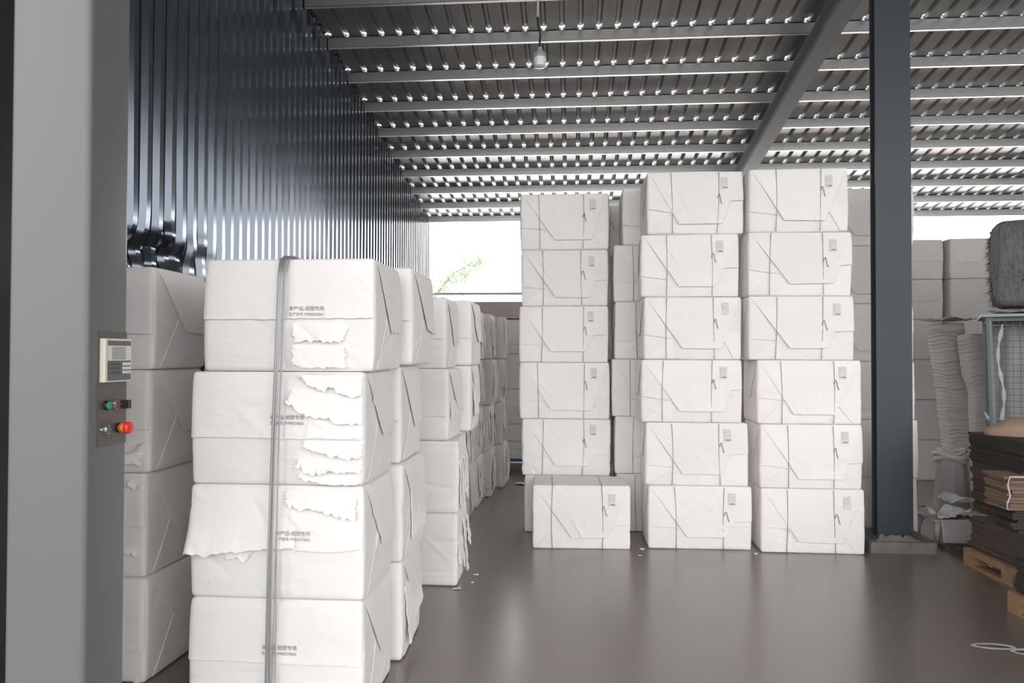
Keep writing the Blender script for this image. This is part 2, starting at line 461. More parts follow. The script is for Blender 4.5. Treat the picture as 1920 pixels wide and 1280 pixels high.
def tree():
    o = empty('young_tree', (-4.8, 24, 0.24))
    mb = MB(); mb.tube([(0, 0, -.45), (0.1, 0, 1.5), (0.25, 0.1, 3.0), (0.9, 0.2, 3.9), (1.8, 0.1, 4.35)], [0.07, 0.06, 0.045, 0.03, 0.012], 7)
    mb.build('tree_trunk', M['bark'], o)
    r = np.random.default_rng(4); mb = MB()
    for i in range(420):
        t = r.uniform(0, 1)
        c = np.array([0.45 + 1.5 * t, 0.15, 3.35 + 1.05 * t]) + r.normal(size=3) * (0.22, 0.25, 0.17)
        d = r.normal(size=3); d /= np.linalg.norm(d); e = np.cross(d, r.normal(size=3)); e /= np.linalg.norm(e)
        L, w = 0.11, 0.03
        n_ = np.cross(d, e) * 0.002
        q = [c - d * L, c + e * w, c + d * L, c - e * w]
        mb.add(q + [p + n_ for p in q], [(0, 1, 2, 3), (7, 6, 5, 4), (0, 4, 5, 1), (1, 5, 6, 2), (2, 6, 7, 3), (3, 7, 4, 0)])
    mb.build('foliage', M['leaf'], o)
    tag(o, 'pale green leafy tree outside beyond the open gap', 'tree')
tree()

# ------------------------------------------------------------------ pulp bales
EDGE = [0, .006, .016, .032]
def ugrid(L, n):
    e = [q / L for q in (0, .005, .012, .024, .045)]
    mid = np.linspace(e[-1], 1 - e[-1], n)
    return np.array(e[:-1] + mid.tolist() + [1 - q for q in e[:-1]][::-1])

class Bale:
    """geometry of one wrapped bale; origin at the middle of its base, front = -y"""
    def __init__(s, W, D, H, seed, bulge=0.010, amp=0.006, r=0.022, grooves=(), lean=(0, 0), creases=12):
        s.W, s.D, s.H, s.r, s.bulge, s.amp, s.grooves, s.lean = W, D, H, r, bulge, amp, grooves, lean
        g = np.random.default_rng(seed)
        s.rng = g
        s.n1, s.n2 = fnoise(g, 6, 3, 9), fnoise(g, 8, 12, 32)
        s.off = g.uniform(-5, 5, 3)
        s.cr = []                                        # creases: (is side face, start, end, height, width)
        for _ in range(creases):
            sd = g.uniform() < .3
            L = D if sd else W
            a = np.array([g.uniform(-.48, .48) * L, g.uniform(.04, .96) * H]); t = g.choice([-.9, -.6, .6, .9, 0, 0.1]) + g.normal(0, .2)
            b = a + np.array([math.cos(t), math.sin(t)]) * g.uniform(.10, .30) * g.choice([-1, 1])
            s.cr.append((sd, a, b, g.choice([-1, 1]) * g.uniform(.004, .008), g.uniform(.007, .012)))
    def pos(s, P, off=0.0):
        P = np.asarray(P, float)
        W, D, H, r = s.W, s.D, s.H, s.r
        lo = np.array([-W / 2 + r, -D / 2 + r, r]); hi = np.array([W / 2 - r, D / 2 - r, H - r])
        q = np.clip(P, lo, hi)
        d = P - q
        nl = np.linalg.norm(d, axis=-1, keepdims=True); nl[nl < 1e-9] = 1
        n = d / nl
        v = P[..., 2] / H
        side = np.clip(np.abs(n[..., 0]) + np.abs(n[..., 1]), 0, 1)
        disp = s.bulge * np.sin(np.pi * np.clip(v, 0, 1)) ** 0.7 + s.amp * s.n1(P + s.off) + s.amp * 0.35 * s.n2(P + s.off)
        for gz, gd, gw in s.grooves:
            disp = disp - gd * np.exp(-((v - gz) * H / gw) ** 2)
        isx = np.abs(n[..., 0]) > np.abs(n[..., 1])
        ca = np.where(isx, P[..., 1], P[..., 0]); cz = P[..., 2]
        for sd, a, b_, hh, ww in s.cr:
            ab = b_ - a; L2 = ab @ ab
            t = np.clip(((ca - a[0]) * ab[0] + (cz - a[1]) * ab[1]) / L2, 0, 1)
            d2 = (ca - a[0] - t * ab[0]) ** 2 + (cz - a[1] - t * ab[1]) ** 2
            disp = disp + np.where(isx == sd, hh * np.sin(np.pi * np.clip(t, .03, .97)) ** .5 * np.exp(-d2 / ww ** 2), 0)
        nrm = n.copy(); nrm[..., 2] *= 0.0
        out = q + n * r + nrm * (side * disp)[..., None] + n * (np.asarray(off)[..., None] if np.ndim(off) else off)
        out[..., 0] += s.lean[0] * v; out[..., 1] += s.lean[1] * v
        return out
    def face(s, f, u, v):
        W, D, H = s.W, s.D, s.H
        u, v = np.broadcast_arrays(np.asarray(u, float), np.asarray(v, float))
        if f == 'front': c = ((u - .5) * W, np.full_like(u, -D / 2), v * H)
        elif f == 'right': c = (np.full_like(u, W / 2), (u - .5) * D, v * H)
        elif f == 'left': c = (np.full_like(u, -W / 2), (.5 - u) * D, v * H)
        elif f == 'back': c = ((.5 - u) * W, np.full_like(u, D / 2), v * H)
        elif f == 'top': c = ((u - .5) * W, (v - .5) * D, np.full_like(u, H))
        else: c = ((u - .5) * W, (.5 - v) * D, np.zeros_like(u))
        return np.stack(c, -1)
    def on(s, f, u, v, off=0.0):
        P = s.face(f, u, v)
        k = {'front': (0, -1, 0), 'right': (1, 0, 0), 'left': (-1, 0, 0), 'back': (0, 1, 0), 'top': (0, 0, 1)}[f]
        return s.pos(P) + np.array(k, float) * (np.asarray(off)[..., None] if np.ndim(off) else off)
    def body(s, name, m_, nx=48, ny=22, nz=34):
        pts, faces, N = [], [], 0
        for f, (a, na), (b_, nb) in (('front', (s.W, nx), (s.H, nz)), ('right', (s.D, ny), (s.H, nz)), ('left', (s.D, ny), (s.H, nz)),
                                     ('back', (s.W, nx), (s.H, nz)), ('top', (s.W, nx), (s.D, ny)), ('bottom', (s.W, nx), (s.D, ny))):
            U, V = np.meshgrid(ugrid(a, na), ugrid(b_, nb))
            P = s.face(f, U, V); h, w = U.shape
            I = np.arange(h * w).reshape(h, w) + N
            q = np.stack([I[:-1, :-1], I[:-1, 1:], I[1:, 1:], I[1:, :-1]], -1).reshape(-1, 4)
            pts.append(P.reshape(-1, 3)); faces.append(q); N += h * w
        P = np.concatenate(pts); F = np.concatenate(faces)
        _, first, inv = np.unique(np.round(P, 5), axis=0, return_index=True, return_inverse=True)
        P = s.pos(P[first]); F = inv.reshape(-1)[F]
        me = bpy.data.meshes.new(name)
        me.from_pydata(P.tolist(), [], F.tolist())
        me.materials.append(m_)
        me.polygons.foreach_set('use_smooth', [True] * len(me.polygons))
        o = bpy.data.objects.new(name, me); COL.objects.link(o)
        return o
    def sheet(s, mb, f, T, B, base=0.004, lift=0.0, power=2.0, jag=0.0, th=0.003, n=14, m=None, liftL=0.0, wrinkle=0.0015, sidejag=0.0):
        """paper lying on face f between the top line T and the bottom line B ([(u, v), ...] left to right)"""
        T, B = np.array(T, float), np.array(B, float)
        L = {'front': s.W, 'back': s.W, 'top': s.W}.get(f, s.D)
        m = m or max(8, int(np.ptp(np.concatenate([T[:, 0], B[:, 0]])) * L / 0.012))
        ss = np.linspace(0, 1, m)
        def poly(Q):
            d = np.r_[0, np.cumsum(np.hypot(np.diff(Q[:, 0]), np.diff(Q[:, 1])))]
            d /= d[-1]
            return np.stack([np.interp(ss, d, Q[:, 0]), np.interp(ss, d, Q[:, 1])], -1)
        t, bt = poly(T), poly(B)
        if jag:
            j = s.rng.normal(size=m) * jag + np.repeat(s.rng.normal(size=m // 3 + 1), 3)[:m] * jag
            bt[:, 1] += j / s.H
        tt = np.linspace(0, 1, n)[:, None]
        U = t[None, :, 0] * (1 - tt) + bt[None, :, 0] * tt
        V = t[None, :, 1] * (1 - tt) + bt[None, :, 1] * tt
        if sidejag:
            U[:, 0] += s.rng.normal(size=n) * sidejag; U[:, -1] += s.rng.normal(size=n) * sidejag
        wr = s.rng.uniform(.5, 1, m); wr = np.convolve(np.pad(wr, 3, mode='edge'), np.ones(7) / 7, 'valid')[:m]
        off = base * (.2 + .8 * np.clip(tt / .18, 0, 1)) + (lift * wr[None, :] + liftL * (1 - ss[None, :]) ** 2) * tt ** power
        off = off + wrinkle * np.abs(s.n2(np.stack([U * 1.3, V * 0.9, U * 0 + 1], -1) * 1.2))
        P = s.on(f, np.clip(U, -0.06, 1.06), np.clip(V, 0.004, .996), off)
        nrm = np.array({'front': (0, 1, 0), 'right': (-1, 0, 0), 'left': (1, 0, 0), 'top': (0, 0, -1), 'back': (0, -1, 0)}[f], float) * th
        mb.sheet(P, np.broadcast_to(nrm, P.shape).copy())
    def line(s, f, uv, off):
        return [tuple(p) for p in s.on(f, [q[0] for q in uv], [q[1] for q in uv], off)]

def place(o, x, y, z, rz=0.0):
    o.location = (x, y, z); o.rotation_euler = (0, 0, rz)
    return o

def wired_bale(xl, xr, y0, z, D, H, seed, label, group, m_='paper', rz=0.0, topwire=False, lab=True):
    """bale with an envelope fold, two wires and a printed label on its front"""
    W = xr - xl
    B = Bale(W, D, H, seed, bulge=0.006, amp=0.007, r=0.014)
    g = B.rng
    o = B.body('pulp_bale', M[m_])
    j = lambda a=.015: g.uniform(-a, a)
    mb = MB()
    k = g.uniform(.33, .41); vb = g.uniform(.15, .2); kr = g.uniform(.74, .82)
    B.sheet(mb, 'front', [(.015, .985), (.985, .985)], [(k, vb), (kr, vb + j(.01))], base=0.013, lift=0.007, th=0.0035, wrinkle=.002)
    mb.build('envelope_flap', M[m_], o, smooth=True, angle=40)
    mb = MB(); hv = g.uniform(.30, .40)
    B.sheet(mb, 'front', [(-.004, .965), (.03, .965)], [(-.004, hv + .02), (.30, hv - .03 + j(.03))], base=0.0075, lift=0.003, th=0.002, wrinkle=.002)
    mb.build('end_fold', M[m_], o, smooth=True, angle=40)
    mb = MB()
    B.sheet(mb, 'front', [(.22 + j(.03), hv - .06), (.30, hv - .06)], [(.02, .02), (.30, .02)], base=0.006, lift=0.0, th=0.002, wrinkle=.002)
    mb.build('end_fold', M[m_], o, smooth=True, angle=40)
    mb = MB(); hv = g.uniform(.38, .52); ul = g.uniform(.70, .82)
    if g.uniform() < .55:
        B.sheet(mb, 'front', [(ul + .06, .97), (1.004, .97)], [(ul, hv), (1.008, hv + .02)], base=0.010, lift=0.008, th=0.0025, wrinkle=.003)
    else:
        B.sheet(mb, 'front', [(ul, hv), (1.004, hv + .03)], [(.92, .02), (1.004, .02)], base=0.007, lift=0.0, th=0.002, wrinkle=.003)
    mb.build('end_fold', M[m_], o, smooth=True, angle=40)
    # side envelope folds
    for f in ('left', 'right'):
        mb = MB()
        B.sheet(mb, f, [(.02, .985), (.98, .985)], [(.36, .40 + j()), (.64, .40 + j())], base=0.005, lift=0.006, th=0.002)
        mb.build('side_flap', M[m_], o, smooth=True, angle=40)
    u1, u2 = g.uniform(.19, .27), g.uniform(.69, .74)
    for q, uu in enumerate((u1, u2)):
        mb = MB()
        d1, d2 = j(.012), j(.02)
        vs = np.linspace(.012, .988, 16)
        pts = [(uu + d1 * math.sin(3 * v) + d2 * (v - .5), v) for v in vs]
        ln = B.line('front', pts, 0.016)
        if topwire:
            ln = ln + [tuple(p) for p in B.on('top', np.full(6, pts[-1][0]), np.linspace(.03, .97, 6), 0.003)]
        mb.tube(ln, 0.0027, 5)
        w = mb.build('baling_wire', M['wire'], o, smooth=True)
        if q == 1:
            mb = MB(); vv = g.uniform(.55, .66); a = g.uniform(.75, 1.1)
            hook = [(uu, vv - .02), (uu + .006, vv + .03), (uu + .016, vv + .045), (uu + .026 * a, vv + .01), (uu + .034 * a, vv - .06), (uu + .045 * a, vv - .11)]
            mb.tube(B.line('front', hook, 0.020), 0.003, 5)
            mb.build('wire_twist', M['wire'], w, smooth=True)
    if lab:
        mb = MB()
        lu, lv = g.uniform(.80, .84), g.uniform(.78, .82)
        lw, lh = .066, .19
        def patch(a, b_, c, d, off, mi):
            U, V = np.meshgrid(np.linspace(a, b_, 4), np.linspace(d, c, 4))
            P = B.on('front', U, V, off)
            mb.sheet(P, np.broadcast_to(np.array([0, .0005, 0]), P.shape).copy(), mi)
        patch(lu - lw / 2, lu + lw / 2, lv - lh / 2, lv + lh / 2, 0.0205, 0)
        for i in range(4):
            vv = lv + lh * (.40 - .16 * i)
            x_ = lu - lw * .42
            while x_ < lu + lw * .34:
                ww = g.uniform(.004, .016)
                patch(x_, min(x_ + ww, lu + lw * .44), vv - .045 * lh, vv + .045 * lh, 0.0210, 1); x_ += ww + g.uniform(.004, .010)
        patch(lu - lw * .3, lu + lw * .42, lv - lh * .42, lv - lh * .34, 0.0212, 2)
        mb.build('printed_label', [M['lab_bg'], M['labelgrey'], M['labeldark']], o)
    tag(o, label, 'bale', group)
    return place(o, (xl + xr) / 2, y0 + D / 2, z, rz), B

def plain_bale(xl, xr, y0, z, D, H, seed, label, group, m_='paper', rz=0.0, seam=.45, ragged=0, grooves=(), folds=True, lean=(0, 0), amp=.006):
    W = xr - xl
    B = Bale(W, D, H, seed, bulge=0.007, amp=amp, r=0.017, grooves=grooves, lean=lean)
    g = B.rng
    o = B.body('pulp_bale', M[m_])
    j = lambda a=.02: g.uniform(-a, a)
    if seam:
        mb = MB()
        B.sheet(mb, 'front', [(.0, .985), (1.0, .985)], [(0, seam + j(.01)), (.3, seam + j(.008)), (.65, seam + j(.008)), (1.0, seam + j(.01))], base=0.006, lift=0.005, power=6, jag=0.0008, th=0.003)
        mb.build('front_wrapper', M[m_], o, smooth=True, angle=40)
    if folds:
        mb = MB(); a = g.uniform(.40, .5)
        B.sheet(mb, 'right', [(a, .52 + j()), (.995, .52 + j())], [(.10 + j(), .015), (.995, .015)], base=0.004, lift=0.002, th=0.003)
        mb.build('lower_flap', M[m_], o, smooth=True, angle=40)
        mb = MB()
        B.sheet(mb, 'right', [(.05 + j(), .985), (.995, .985)], [(a + .10 + j(), .36 + j(.04)), (1.0, .37 + j(.05))], base=0.009, lift=0.010, th=0.003, jag=.0015)
        mb.build('upper_flap', M[m_], o, smooth=True, angle=40)
    for i in range(ragged):
        mb = MB()
        a = (i + g.uniform(.0, .3)) / ragged; w = g.uniform(.7, 1.3) / ragged
        vt, vb = g.uniform(.55, .98), g.uniform(.02, .4)
        B.sheet(mb, 'right', [(a, vt), (min(a + w, 1.02), vt + j(.1))], [(a + j(.06), vb), (min(a + w * g.uniform(.5, 1), 1.02), vb + j(.1))], base=0.008 + .004 * (i % 3), lift=g.uniform(.005, .03), jag=.006, th=0.004, sidejag=.012, wrinkle=.004)
        mb.build('torn_sheet', M['ragpaper' if m_ != 'paper' else 'torn'], o, smooth=True, angle=40)
    tag(o, label, 'bale', group)
    return place(o, (xl + xr) / 2, y0 + D / 2, z, rz), B

M['lab_bg'] = mat('label_paper', (0.69, 0.68, 0.675), 0.7)
LV = {4: ['bottom', 'third from the top', 'second from the top', 'topmost'],
      5: ['bottom', 'fourth from the top', 'third from the top', 'second from the top', 'topmost'],
      6: ['bottom', 'fifth from the top', 'fourth from the top', 'third from the top', 'second from the top', 'topmost']}

def text_on(B, o, lines, u, v, wid, off=0.0125):
    """printed lettering laid onto the front of a bale; u, v = left end of the first line"""
    for (s, size, dv) in lines:
        c = bpy.data.curves.new('print', 'FONT'); c.body = s; c.size = 1.0
        t = bpy.data.objects.new('print', c); COL.objects.link(t)
        dg = bpy.context.evaluated_depsgraph_get()
        me = bpy.data.meshes.new_from_object(t.evaluated_get(dg))
        bpy.data.objects.remove(t)
        n = len(me.vertices)
        if n == 0:
            continue
        co = np.zeros(n * 3); me.vertices.foreach_get('co', co); co = co.reshape(-1, 3)
        k = wid / max(co[:, 0].max(), 1e-6)
        x = (co[:, 0]) * k; y = co[:, 1] * size
        P = B.on('front', u + x / B.W, v - dv + y / B.H, off)
        me.vertices.foreach_set('co', P.ravel())
        me.materials.clear(); me.materials.append(M['ink'])
        me.update()
        q = bpy.data.objects.new('printed_text', me); COL.objects.link(q); q.parent = o

# --- front stack (wire strapped), its bales carry torn wrapper
HF = 0.488
FX = [(-1.640, -.880), (-1.640, -.880), (-1.642, -.880), (-1.585, -.838)]
front = []
G1 = 'bales of the wire-strapped front stack'
for i, (a, c) in enumerate(FX):
    lab = ['bottom white bale of the front stack, below the bale with a curled flap',
           'white bale of the front stack with a big curled torn flap at its corner',
           'white bale of the front stack with many torn paper layers beside the wires',
           'topmost white bale of the front stack, bound by the grey wire bundle'][i]
    o, B = plain_bale(a, c, 3.13, i * HF, 0.47, HF - .002, 100 + i, lab, G1, seam=[.455, 0, .415, .465][i])
    front.append((o, B))
def torn(ob, name, specs):
    o, B = ob
    for sp in specs:
        mb = MB()
        B.sheet(mb, 'front', sp['T'], sp['B'], base=sp.get('base', .008), lift=1.5 * sp.get('lift', .014), jag=sp.get('jag', .005), th=sp.get('th', .004), power=sp.get('p', 2.0),
                liftL=sp.get('L', 0), sidejag=sp.get('sj', .006), wrinkle=.003, n=sp.get('n', 16))
        mb.build(name, M['torn'], o, smooth=True, angle=40)
torn(front[3], 'torn_sheet', [
    dict(T=[(.53, .44), (.86, .42)], B=[(.54, .25), (.66, .28), (.82, .25)], lift=.010, jag=.004),
    dict(T=[(.53, .24), (.84, .22)], B=[(.53, .06), (.60, .03), (.84, .035)], lift=.004, base=.012, jag=.003)])
torn(front[2], 'torn_sheet', [
    dict(T=[(.62, .99), (1.0, .99)], B=[(.64, .97), (.70, .88), (.86, .83), (1.0, .78)], base=.017, lift=.014),
    dict(T=[(.60, .86), (1.0, .80)], B=[(.57, .76), (.62, .68), (.71, .62), (.86, .56), (1.0, .52)], base=.012, lift=.014),
    dict(T=[(.69, .63), (1.0, .55)], B=[(.685, .425), (1.01, .42)], base=.008, lift=.008, jag=.001, sj=0),
    dict(T=[(.66, .41), (1.0, .40)], B=[(.67, .345), (.76, .29), (.88, .245), (1.0, .25)], base=.009, lift=.016),
    dict(T=[(.64, .24), (1.0, .20)], B=[(.63, .17), (.72, .10), (.86, .13), (.99, .12)], base=.012, lift=.020),
    dict(T=[(.63, .13), (1.0, .11)], B=[(.64, .075), (.75, .03), (.88, .015), (1.0, .02)], base=.006, lift=.016)])
torn(front[1], 'torn_sheet', [
    dict(T=[(.56, .97), (.97, .93)], B=[(.57, .87), (.63, .80), (.82, .77), (.96, .70)], base=.010, lift=.013),
    dict(T=[(.60, .80), (1.0, .70)], B=[(.60, .44), (.80, .43), (1.0, .46)], base=.003, lift=.006, jag=.001, sj=0),
    dict(T=[(.20, .42), (.36, .42)], B=[(.21, .335), (.30, .34), (.36, .36)], base=.004, lift=.008, jag=.006)])
torn(front[1], 'curled_flap', [
    dict(T=[(.02, .97), (.62, .97)], B=[(-.045, .41), (.10, .40), (.30, .44), (.62, .46)], base=.004, lift=.020, L=.045, p=2.4, jag=.003, n=26, sj=.008)])
for i, (nums, uu, vv) in enumerate([('20270664', .43, .60 - .02), ('20270663', .51, .60 - .02), ('20270662', .465, .585), ('20270661', .51, .54)]):
    text_on(front[i][1], front[i][0], [('本产品 纸塑专用', .021, 0), ('生产批号: PYR00' + nums[2:], .017, .048)], uu, vv, .152, .026 if i == 1 else .0125)

# strap wires running over the front stack from top to floor
so = empty('wire_bundle', (-1.2, 3.10, 0))
so_y = 3.13
for k, (xt, xb) in enumerate([(-1.245, -1.286), (-1.238, -1.280), (-1.231, -1.275), (-1.222, -1.270), (-1.213, -1.250), (-1.204, -1.262)]):
    mb = MB(); rr = random.Random(k)
    ztop = 4 * HF
    pts = [(xt - .005, 3.55, ztop + .012), (xt, 3.16, ztop + .012), (xt, 3.112, ztop - .008)]
    for i in range(1, 24):
        t = i / 24
        pts.append((xt + (xb - xt) * t + .004 * math.sin(5 * t + k), 3.092 + .004 * math.cos(7 * t + k * 1.3) - .004 * (k % 2) - .02 * math.sin(math.pi * t), ztop * (1 - t)))
    pts.append((xb, 3.10, 0.004))
    mb.tube([(p[0] + 1.2, p[1] - 3.10, p[2]) for p in pts], 0.0034 if k < 4 else .0026, 6)
    mb.build('strap_wire', M['strap'], so, smooth=True)
tag(so, 'bundle of grey strapping wires running down the front stack', 'wire')

# --- stack behind the strapped stack
for i, (a, c) in enumerate([(-1.62, -.86), (-1.62, -.845), (-1.63, -.865), (-1.60, -.80)]):
    plain_bale(a + .01, c + .005, 3.70, i * .494, 0.50, .492, 140 + i, f'{LV[4][i]} white bale of the stack directly behind the wire-strapped stack', 'bales behind the front stack', ragged=[2, 1, 0, 0][i], rz=[.03, -.01, .02, -.02][i])

# --- stack beside the control column
for i in range(4):
    o, B = plain_bale(-2.76 + .01 * (i % 2), -1.975 + [.0, -.01, .0, .01][i], 3.37, i * .488, 0.50, .486, 160 + i, f'{LV[4][i]} white bale of the stack beside the grey control column', 'bales beside the control column', seam=[.34, .5, .42, .35][i], rz=-.02 + .012 * i)
    if i in (1, 2):
        torn((o, B), 'torn_sheet', [dict(T=[(.70, .34 if i == 2 else .98), (.97, .33 if i == 2 else .97)], B=[(.70, .26 if i == 2 else .92), (.86, .20 if i == 2 else .86), (.97, .24 if i == 2 else .88)], base=.008, lift=.02, jag=.006),
                                    dict(T=[(.72, .22 if i == 2 else .30), (.97, .2 if i == 2 else .30)], B=[(.72, .12 if i == 2 else .27), (.97, .06 if i == 2 else .22)], base=.006, lift=.012, jag=.006)])

# --- row of stacks along the aisle, further and further back
gT = [((.2, .007, .006), (.45, .006, .005), (.62, .006, .005)), ((.35, .007, .006), (.75, .005, .005), (.9, .006, .005)), (), ((.5, .004, .01), (.25, .004, .01))]
ROW = [(4.93, .47, [-.755, -.755, -.81, -.835], .481, 'second'), (5.45, .5, [-.90, -.89, -.74, -.735], .485, 'third'), (6.25, .5, [-.95, -.94, -.86, -.86], .495, 'fourth'),
       (6.88, .47, [-.945, -.955, -.93, -.945], .495, 'fifth'), (7.44, .47, [-.93, -.93, -.94, -.92], .495, 'sixth'), (8.02, .5, [-.86, -.88, -.85, -.87], .495, 'seventh'), (8.60, .52, [-.77, -.79, -.80, -.78], .495, 'eighth')]
for s_, (y0, D, xr, hh, word) in enumerate(ROW):
    for i in range(4):
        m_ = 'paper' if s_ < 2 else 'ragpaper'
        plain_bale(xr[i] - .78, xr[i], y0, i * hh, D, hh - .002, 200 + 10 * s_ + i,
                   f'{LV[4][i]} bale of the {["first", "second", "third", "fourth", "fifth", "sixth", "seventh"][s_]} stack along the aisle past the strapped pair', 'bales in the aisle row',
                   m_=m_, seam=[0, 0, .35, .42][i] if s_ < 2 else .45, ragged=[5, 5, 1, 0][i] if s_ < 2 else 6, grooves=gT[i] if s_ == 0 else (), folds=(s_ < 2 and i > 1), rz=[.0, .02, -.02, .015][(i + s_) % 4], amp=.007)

# --- far stack on a blue pallet at the end of the aisle
def pallet(x, y, z, W, D, H, m_, label, cat='pallet', rz=0.0, group=None, mside=None):
    o = empty('pallet', (x, y, z))
    o.rotation_euler = (0, 0, rz)
    t = H * .17
    n = 6
    for k in range(n):
        mb = MB(); a = -D / 2 + k * D / n + .008
        mb.box((-W / 2, a, H - t), (W / 2, a + D / n - .016, H)); mb.build('deck_board', m_, o)
    for k in (-1, 0, 1):
        xx = k * (W / 2 - .05)
        mb = MB(); mb.box((xx - .05, -D / 2, 0), (xx + .05, D / 2, t)); mb.build('bottom_board', m_, o)
        for q in (-1, 0, 1):
            yy = q * (D / 2 - .06)
            mb = MB(); mb.box((xx - .05, yy - .06, t), (xx + .05, yy + .06, H - 2 * t)); mb.build('block', m_, o)
        mb = MB(); mb.box((xx - .05, -D / 2, H - 2 * t), (xx + .05, D / 2, H - t)); mb.build('stringer', m_, o)
    tag(o, label, cat, group)
    return o
pallet(-.55, 10.35, 0, 1.0, .8, .13, M['blue'], 'blue pallet under the far stack at the end of the aisle')
for i in range(4):
    plain_bale(-.95 + .01 * i, -.16, 10.02, .131 + i * .47, .6, .468, 300 + i, f'{LV[4][i]} bale of the far stack on the blue pallet', 'bales on the blue pallet', m_='ragpaper', ragged=0, seam=.5, grooves=((.25, .012, .008), (.5, .012, .008), (.75, .012, .008)))
def crumple(name, m_, L, W, seed, amp, th=.002, n=26, m2=16):
    g = np.random.default_rng(seed); f1, f2 = fnoise(g, 6, 4 / L, 16 / L), fnoise(g, 6, 20 / L, 50 / L)
    U, V = np.meshgrid(np.linspace(-.5, .5, n) * L, np.linspace(-.5, .5, m2) * W)
    P = np.stack([U, V, U * 0], -1)
    z = np.abs(f1(P)) * amp + np.abs(f2(P)) * amp * .4
    P[..., 0] += f2(P + 3) * amp * .5; P[..., 1] += f1(P + 7) * amp * .5
    P[..., 2] = z + th
    mb = MB(); mb.sheet(P, np.broadcast_to(np.array([0, 0, -th]), P.shape).copy())
    return mb
o = crumple('plastic_film', 0, .55, .5, 3, .05).build('plastic_film', M['rag'], smooth=True)
place(o, -.62, 10.3, .133 + 4 * .47, .3); tag(o, 'crumpled white plastic film on top of the far stack', 'plastic film')

# --- stack behind the single low bale
C1 = [(-.40, .345), (-.417, .335), (-.442, .33), (-.443, .321), (-.430, .312), (-.435, .321)]
for i, (a, c) in enumerate(C1):
    wired_bale(a, c, 6.50, i * .490, .48, .488, 400 + i, f'{LV[6][i]} bale of the stack behind the single low bale', 'bales behind the low bale', rz=[.02, 0, .01, -.01, .0, -.01][i])
wired_bale(-.308, .462, 5.96, 0, .47, .50, 420, 'single low wired bale standing alone on the floor before a tall stack', None, topwire=True, rz=.035)

# --- set-back shaded stack between the two front stacks
for i, (a, c) in enumerate([(.40, 1.14), (.385, 1.14), (.36, 1.13), (.384, 1.15), (.38, 1.14), (.455, 1.20)]):
    wired_bale(a, c, 6.585, i * .5, .46, .498, 440 + i, f'{LV[6][i]} bale of the shaded stack set back between fuller stacks', 'bales of the set-back stack', lab=False)
for i in range(6):
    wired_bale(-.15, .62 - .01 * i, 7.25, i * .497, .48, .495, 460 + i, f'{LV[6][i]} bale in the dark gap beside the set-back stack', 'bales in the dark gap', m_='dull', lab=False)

# --- two full wired stacks
C2 = [(.615, 1.415), (.600, 1.392), (.564, 1.345), (.580, 1.338), (.572, 1.330), (.607, 1.358)]
for i, (a, c) in enumerate(C2):
    wired_bale(a, c, 6.03, i * .5, .47, .498, 480 + i, f'{LV[6][i]} bale of the wired stack beside the shaded set-back stack', 'bales of the tall middle stack', rz=[.01, -.01, .0, .02, -.03, .01][i])
C3 = [(1.485, 2.262), (1.472, 2.243), (1.457, 2.238), (1.387, 2.185), (1.380, 2.167), (1.402, 2.148)]
for i, (a, c) in enumerate(C3):
    wired_bale(a, c, 5.98, i * .5, .47, .498, 500 + i, f'{LV[6][i]} bale of the tall wired stack nearest the dark steel column', 'bales beside the steel column', rz=[-.01, .015, .0, .01, .03, -.01][i])

# --- shaded stack behind the column
D_ = [(2.15, 2.93), (2.15, 2.935), (2.14, 2.91), (2.14, 2.90), (2.13, 2.885), (2.14, 2.91)]
for i, (a, c) in enumerate(D_):
    wired_bale(a, c, 6.60, i * .495, .5, .493, 520 + i, f'{LV[6][i]} bale of the shaded stack behind the dark steel column', 'bales behind the steel column', m_='paper', rz=[0, .0, .01, -.01, .0, -.015][i], lab=False)

# --- far stacks under the bright gap
for i in range(6):
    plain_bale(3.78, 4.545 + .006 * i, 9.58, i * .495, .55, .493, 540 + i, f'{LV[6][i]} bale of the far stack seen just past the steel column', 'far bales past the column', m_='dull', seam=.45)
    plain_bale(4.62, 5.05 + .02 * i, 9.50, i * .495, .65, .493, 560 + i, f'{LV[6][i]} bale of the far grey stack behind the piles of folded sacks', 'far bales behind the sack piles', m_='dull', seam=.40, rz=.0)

# ------------------------------------------------------------------ grey press column with its control panel
po = empty('press_column', (-1.51, 2.15, 0))
mb = MB(); mb.rbox((-.126, -.10, 0), (.12, .10, 3.2), .018, seg=5); mb.build('column_body', M['machine'], po, smooth=True, angle=30)
mb = MB(); mb.box((-1.1, .16, 0), (-.40, .36, 3.2)); mb.box((-1.1, .155, 1.44), (-.40, .16, 1.50)); mb.build('press_frame', M['black'], po)
mb = MB(); mb.box((-.40, .12, 0.0), (-.10, .17, .06)); mb.box((-.40, .12, 3.1), (-.10, .17, 3.2)); mb.box((-.41, .12, 0.0), (-.38, .2, 3.2)); mb.build('frame_bracket', M['black'], po)
X = .12
def rx(mb, y0, y1, z0, z1, x0, x1, mi=0): mb.box((X + x0, y0, z0), (X + x1, y1, z1), mi)
mb = MB(); rx(mb, -.052, .088, 1.262, 1.606, -.002, .003); mb.build('panel_plate', M['panel'], po)
mb = MB(); rx(mb, -.046, .085, 1.454, 1.584, .003, .020); kp = mb.build('keypad', M['cream'], po)
mb = MB(); rx(mb, -.036, .080, 1.458, 1.578, .020, .0215); mb.build('keypad_face', M['navy'], kp)
mb = MB(); rx(mb, -.036, .080, 1.518, 1.563, .0215, .0225); mb.build('display_frame', M['cream'], kp)
mb = MB(); rx(mb, -.018, .050, 1.521, 1.560, .0225, .0230); mb.build('display', M['lcd'], kp)
